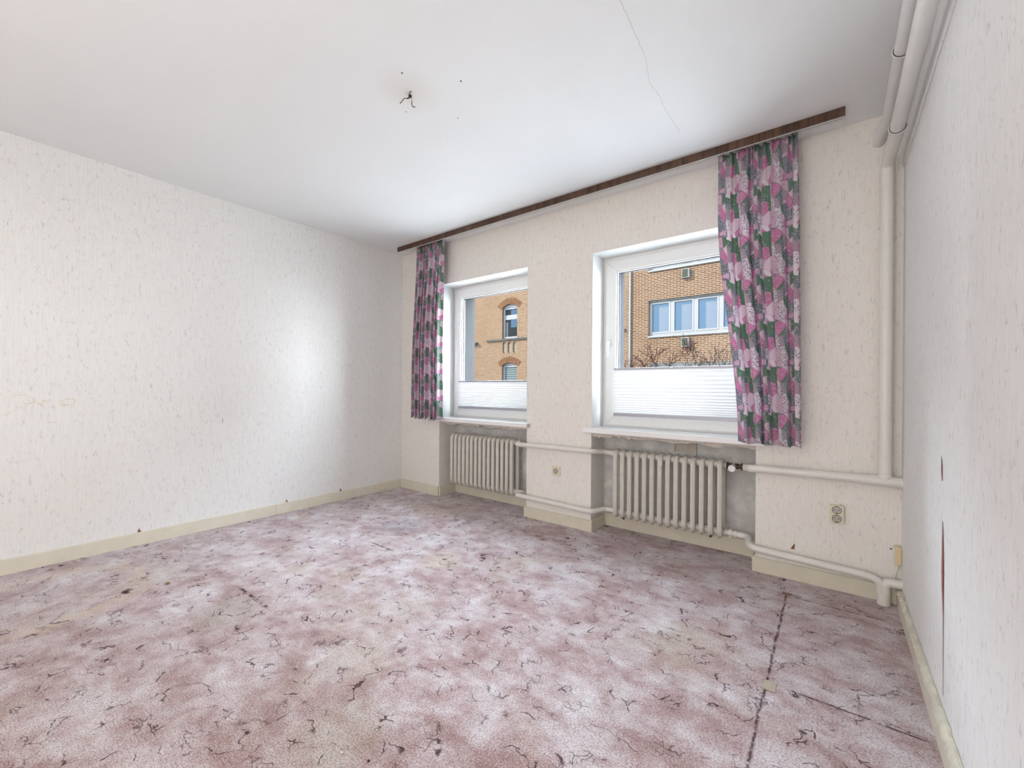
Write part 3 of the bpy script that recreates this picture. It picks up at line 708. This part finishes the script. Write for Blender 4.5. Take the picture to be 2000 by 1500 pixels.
# ------------------------------------------------------------------ small things on the carpet
def lump(name, mat, c, sx, sy, sz, seed, label, cat):
    rnd = random.Random(seed); mb = MB(); n, m_ = 10, 6
    for j in range(m_ + 1):
        a = PI * j / m_
        for i in range(n):
            b = 2 * PI * i / n; q = 1 + rnd.uniform(-.12, .12)
            mb.v.append((c[0] + sx * math.sin(a) * math.cos(b) * q, c[1] + sy * math.sin(a) * math.sin(b) * q, max(c[2] + sz * (1 + math.cos(a)) - .0005, -.001)))
    for j in range(m_):
        for i in range(n): k = (i + 1) % n; mb.f.append((j * n + i, j * n + k, (j + 1) * n + k, (j + 1) * n + i))
    mb.smooth = True; return tag(mb.build(name, mat), label, cat)
lump('pebble', 'pebble', (.893, -2.292, 0), .017, .010, .005, 1, 'small brown oval pebble lying on the left part of the carpet', 'pebble')
lump('crumb', 'crumb', (2.681, -2.286, 0), .004, .003, .0025, 2, 'tiny white crumb on the brown-stained carpet near the bottom edge', 'crumb')
lump('crumb', 'wire_black', (2.771, -2.253, 0), .004, .004, .003, 3, 'tiny dark crumb on the carpet just right of the white one', 'crumb')
lump('crumb', 'crumb', (3.443, -1.406, 0), .003, .002, .002, 4, 'tiny white fleck on the carpet left of the cardboard square', 'crumb')
def tile(mat, c, w, d, rot, label, name='cardboard_square'):
    mb = MB(); ca, sa = math.cos(rot), math.sin(rot)
    P = [(c[0] + x * ca - y * sa, c[1] + x * sa + y * ca) for x, y in ((-w, -d), (w, -d), (w * 1.05, d), (-w * .96, d))]
    mb.prism(P, 2, .0, .004); tag(mb.build(name, mat, None, .0008), label, 'scrap')
tile('cardboard', (3.681, -1.137, 0), .019, .030, .05, 'small beige square scrap lying on the carpet seam near the right wall')
tile('patch_brown', (3.668, -.243, 0), .022, .014, .0, 'small brown scrap lying where the carpet seams meet below the right window')

# ------------------------------------------------------------------ outside: street, two brick buildings, bare shrub
Y = 17.0
box('street', 'asphalt', (-40, YO + .3, -1.5), (30, 60, -1.3), kind='structure')
def arch_pts(x0, x1, zs, rise, n=12):
    w = (x1 - x0) / 2; cx = (x0 + x1) / 2; R = (w * w + rise * rise) / (2 * rise); cz = zs + rise - R; a0 = math.asin(w / R)
    return [(cx + R * math.sin(-a0 + 2 * a0 * k / n), cz + R * math.cos(-a0 + 2 * a0 * k / n)) for k in range(n + 1)], (cx, cz, R, a0)
b1 = thing('brick_building', 'yellow brick building with arched windows seen through the left window', 'building', (-12, Y, -1.3))
XA, XB = -30.0, -4.22
cols = [(-18.95, -17.72), (-15.6, -14.62), (-12.27, -11.13), (-8.6, -7.46), (-6.3, -5.2)]
cols = [(-18.9, -17.76), (-12.27, -11.13), (-8.7, -7.56), (-6.4, -5.26)]
rows = [(1.0, 2.50, .16), (4.10, 6.02, .20), (6.90, 8.70, .2)]
mb = MB(); edges = [XA] + [v for c_ in cols for v in c_] + [XB]
for k in range(0, len(edges), 2): mb.box((edges[k], Y, -1.3), (edges[k + 1], Y + .5, 11))
for (x0, x1) in cols:
    zl = -1.3
    for (z0, zs, rise) in rows:
        if z0 == 4.10:                       # three slim sunk panels under the middle windows
            mb.box((x0, Y, zl), (x1, Y + .5, 3.24)); mb.box((x0, Y, 3.92), (x1, Y + .5, z0)); xp = x0
            for k in range(3):
                xa = x0 + .04 + .40 * k; mb.box((xp, Y, 3.24), (xa, Y + .5, 3.92)); xp = xa + .24
                mb.box((xa, Y, 3.24), (xa + .07, Y + .5, 3.30)); mb.box((xa, Y, 3.86), (xa + .05, Y + .5, 3.92))
            mb.box((xp, Y, 3.24), (x1, Y + .5, 3.92))
        else: mb.box((x0, Y, zl), (x1, Y + .5, z0))
        zl = None
        arc, _ = arch_pts(x0, x1, zs, rise); zn = {1.0: 4.10, 4.10: 6.90, 6.90: 11}[z0]
        top = zs + rise + .02
        mb.prism(arc + [(x1, top), (x0, top)][0:2], 1, Y, Y + .5) if False else None
        for q in range(len(arc) - 1):
            mb.prism([arc[q], arc[q + 1], (arc[q + 1][0], top), (arc[q][0], top)], 1, Y, Y + .5)
        zl = top
    mb.box((x0, Y, zl), (x1, Y + .5, 11))
mb.build('brick_wall', 'brick_yellow', b1)
for ci, (x0, x1) in enumerate(cols):
    for ri, (z0, zs, rise) in enumerate(rows):
        arc, (cx, cz, R, a0) = arch_pts(x0 - .0, x1 + .0, zs, rise)
        n = 17; g = MB()                                   # arch of upright bricks, each its own wedge
        for k in range(n):
            a = -a0 * 1.25 + 2.5 * a0 * k / n; b = -a0 * 1.25 + 2.5 * a0 * (k + .86) / n
            g.prism([(cx + R * math.sin(a), cz + R * math.cos(a)), (cx + (R + .36) * math.sin(a), cz + (R + .36) * math.cos(a)), (cx + (R + .36) * math.sin(b), cz + (R + .36) * math.cos(b)), (cx + R * math.sin(b), cz + R * math.cos(b))], 1, Y - .012, Y + .1)
        g.build('arch_bricks', 'brick_arch', b1, kind='stuff')
        w = MB(); f_ = .10; yy = Y + .16
        w.box((x0, yy, z0), (x0 + f_, yy + .08, zs)); w.box((x1 - f_, yy, z0), (x1, yy + .08, zs)); w.box((x0 + f_, yy, z0), (x1 - f_, yy + .08, z0 + .16))
        w.box((x0 + f_, yy, zs - .10), (x1 - f_, yy + .08, zs))
        for q in range(len(arc) - 1): w.prism([(arc[q][0], zs - .02), (arc[q + 1][0], zs - .02), arc[q + 1], arc[q]], 1, yy, yy + .08)
        wo_ = w.build('window', 'out_white', b1)
        gx0, gx1 = x0 + f_, x1 - f_; gz0, gz1 = z0 + .16, zs - .10
        if ri == 0:
            box('pane', 'far_blind', (gx0, yy + .05, gz0), (gx1, yy + .06, gz1), wo_)
        else:
            box('pane', 'far_dark', (gx0, yy + .05, gz0), (gx1, yy + .06, gz1), wo_)
            box('pane_bar', 'out_white', (gx0, yy + .03, gz1 - .62), (gx1, yy + .048, gz1 - .34), wo_)
            box('inner_curtain', 'out_concrete', (gx0 + .02, yy + .042, gz0), (gx0 + .2, yy + .049, gz0 + .9), wo_)
            box('painted_reflection', 'far_reflection', (gx0 + .42, yy + .043, gz0 + .55), (gx1, yy + .049, gz1 - .02), wo_)  # sky reflection painted as a blue sheet in front of the pane
# ledge, corbels
for (x0, x1) in cols:
    for z in (4.10,):
        s_ = MB(); n = 22; a, b = x0 - 1.22, x1 + .9
        for k in range(n): s_.box((a + (b - a) * k / n, Y - .11, z - .085), (a + (b - a) * (k + .86) / n, Y, z + .02))
        s_.build('ledge_bricks', 'stone_grey', b1, kind='stuff')
    box('sunk_panel', 'panel_light', (x0 + .04, Y + .10, 3.24), (x0 + 1.08, Y + .14, 3.92), b1)
MB().box((-14.75, Y - .25, 3.9), (-14.25, Y, 4.02)).build('ledge', 'stone_grey', b1)
box('roof', 'roof', (XA, Y - .3, 11), (XB, Y + 6, 11.4), b1)

b2 = thing('brick_building', 'brown brick building with wide three-part window seen through the right window', 'building', (0, Y, -1.3))
XC, XD = -4.22, 14.0
wz = [(3.66, 5.37), (6.80, 8.5)]
wins = [(-3.215, .95), (3.4, 7.5)]
mb = MB(); Yb = Y - .02
mb.box((XC, Yb, 2.36), (wins[0][0], Y + .5, 11)); mb.box((wins[0][1], Yb, 2.36), (wins[1][0], Y + .5, 11)); mb.box((wins[1][1], Yb, 2.36), (XD, Y + .5, 11))
for (x0, x1) in wins:
    mb.box((x0, Yb, 2.36), (x1, Y + .5, wz[0][0])); mb.box((x0, Yb, wz[0][1]), (x1, Y + .5, wz[1][0])); mb.box((x0, Yb, wz[1][1]), (x1, Y + .5, 11))
mb.box((XC, Yb, -1.3), (-3.2, Y + .5, 2.36))
mb.build('brick_wall', 'brick_brown', b2)
box('ground_floor_band', 'out_concrete', (-3.2, Y - .02, -1.3), (XD, Y + .5, 2.36), b2)
for (x0, x1) in wins:
    for (z0, z1) in wz:
        yy = Y + .12; w = MB(); n = 4; wd = (x1 - x0) / n
        w.box((x0, yy, z0), (x1, yy + .08, z0 + .13)); w.box((x0, yy, z1 - .10), (x1, yy + .08, z1))
        for k in range(n + 1):
            xx = x0 + wd * k; w.box((max(x0, xx - .06), yy, z0 + .13), (min(x1, xx + .06), yy + .08, z1 - .10))
        wo_ = w.build('window', 'out_white', b2)
        for k in range(n):
            s_ = MB()
            a, b = x0 + wd * k + (.06 if k else .06), x0 + wd * (k + 1) - .06; q = .07
            s_.box((a, yy - .015, z0 + .13), (a + q, yy + .05, z1 - .10)); s_.box((b - q, yy - .015, z0 + .13), (b, yy + .05, z1 - .10))
            s_.box((a + q, yy - .015, z0 + .13), (b - q, yy + .05, z0 + .13 + q)); s_.box((a + q, yy - .015, z1 - .10 - q), (b - q, yy + .05, z1 - .10))
            s_.build('casement', 'out_white', wo_)
            box('pane', 'far_net', (a + q, yy + .03, z0 + .13 + q), (b - q, yy + .035, z1 - .1 - q), wo_)
            box('painted_pane_shade', 'far_painted_shade', (a + q, yy + .024, z0 + .13 + q), (a + q + .30, yy + .0295, z1 - .1 - q), wo_)  # frame's shade painted as darker strips, left and top of the pane
            box('painted_pane_shade', 'far_painted_shade', (a + q + .30, yy + .024, z1 - .1 - q - .14), (b - q, yy + .0295, z1 - .1 - q), wo_)
        box('window_ledge', 'out_white', (x0 - .02, Y - .10, z0 - .07), (x1 + .02, Y + .14, z0), b2)
        box('roller_guide', 'out_concrete', (x0, Y + .03, z1 - .07), (x1, Y + .11, z1), b2)
for (x, z) in ((-1.50, 6.40), (-1.495, 3.28), (4.9, 6.40), (4.9, 3.28)):
    v = MB(); v.box((x - .16, Y - .20, z - .21), (x + .16, Y - .02, z + .21)); vo_ = v.build('vent_box', 'out_white', b2, .01)
    for k in range(5): box('vent_slat', 'vent_green', (x - .13 + .052 * k, Y - .215, z - .18), (x - .13 + .052 * k + .040, Y - .199, z + .18), vo_)
MB().tube([(-4.12, Y - .09, -1.2), (-4.12, Y - .09, 11)], .045, 14).build('downpipe', 'out_white', b2)
box('roof', 'roof', (XC, Y - .3, 11), (XD, Y + 6, 11.4), b2)

# shrub
sh = thing('bare_shrub', 'leafless dark shrub with red buds in front of the brown brick building', 'shrub', (1.5, 5.0, -1.3))
rnd = random.Random(21); br_ = MB(); bu = MB()
def grow(p, d, L, r, depth):
    pts = [p]; q = p.copy(); dd = d.copy(); n = 4
    for k in range(n):
        dd = (dd + Vector((rnd.uniform(-.16, .16), rnd.uniform(-.16, .16), rnd.uniform(-.07, .12)))).normalized(); q = q + dd * L / n; pts.append(q.copy())
    br_.tube(pts, [max(.0032, r * (1 - .45 * k / n)) for k in range(n + 1)], 5, cap=False)
    if depth == 0:
        bu.tube([q, q + dd * .018], [.0075, .003], 5); return
    for k in range(rnd.choice((2, 3, 3))):
        i = rnd.choice((2, 3, 4, 4)); base = pts[i]; ax = Vector((rnd.uniform(-1, 1), rnd.uniform(-1, 1), rnd.uniform(-.5, .7))).normalized()
        nd = (dd * .75 + ax * .75).normalized(); grow(base, nd, L * rnd.uniform(.55, .85), r * .55, depth - 1)
        if rnd.random() < .4: bu.tube([pts[2], pts[2] + ax * .02], [.007, .003], 5)
for k in range(17):
    a = -1.2 + 2.4 * k / 16 + rnd.uniform(-.08, .08); b_ = Vector((1.45 + .55 * (k - 8) / 8, 5.0 + rnd.uniform(-.15, .15), 1.05 + .1 * rnd.random()))
    grow(b_, Vector((math.sin(a) * 1.15, rnd.uniform(-.25, .25), math.cos(a) * .80)).normalized(), .42, .010, 3)
for k in range(7):
    br_.tube([(1.5 + .05 * (k - 3), 5.0, -1.3), (1.5 + .07 * (k - 3), 5.03, 0), (1.5 + .085 * (k - 3), 5.0, 1.0)], [.035, .025, .016], 6)
br_.build('branches', 'bark', sh, kind='stuff'); bu.build('buds', 'bud', sh, kind='stuff')
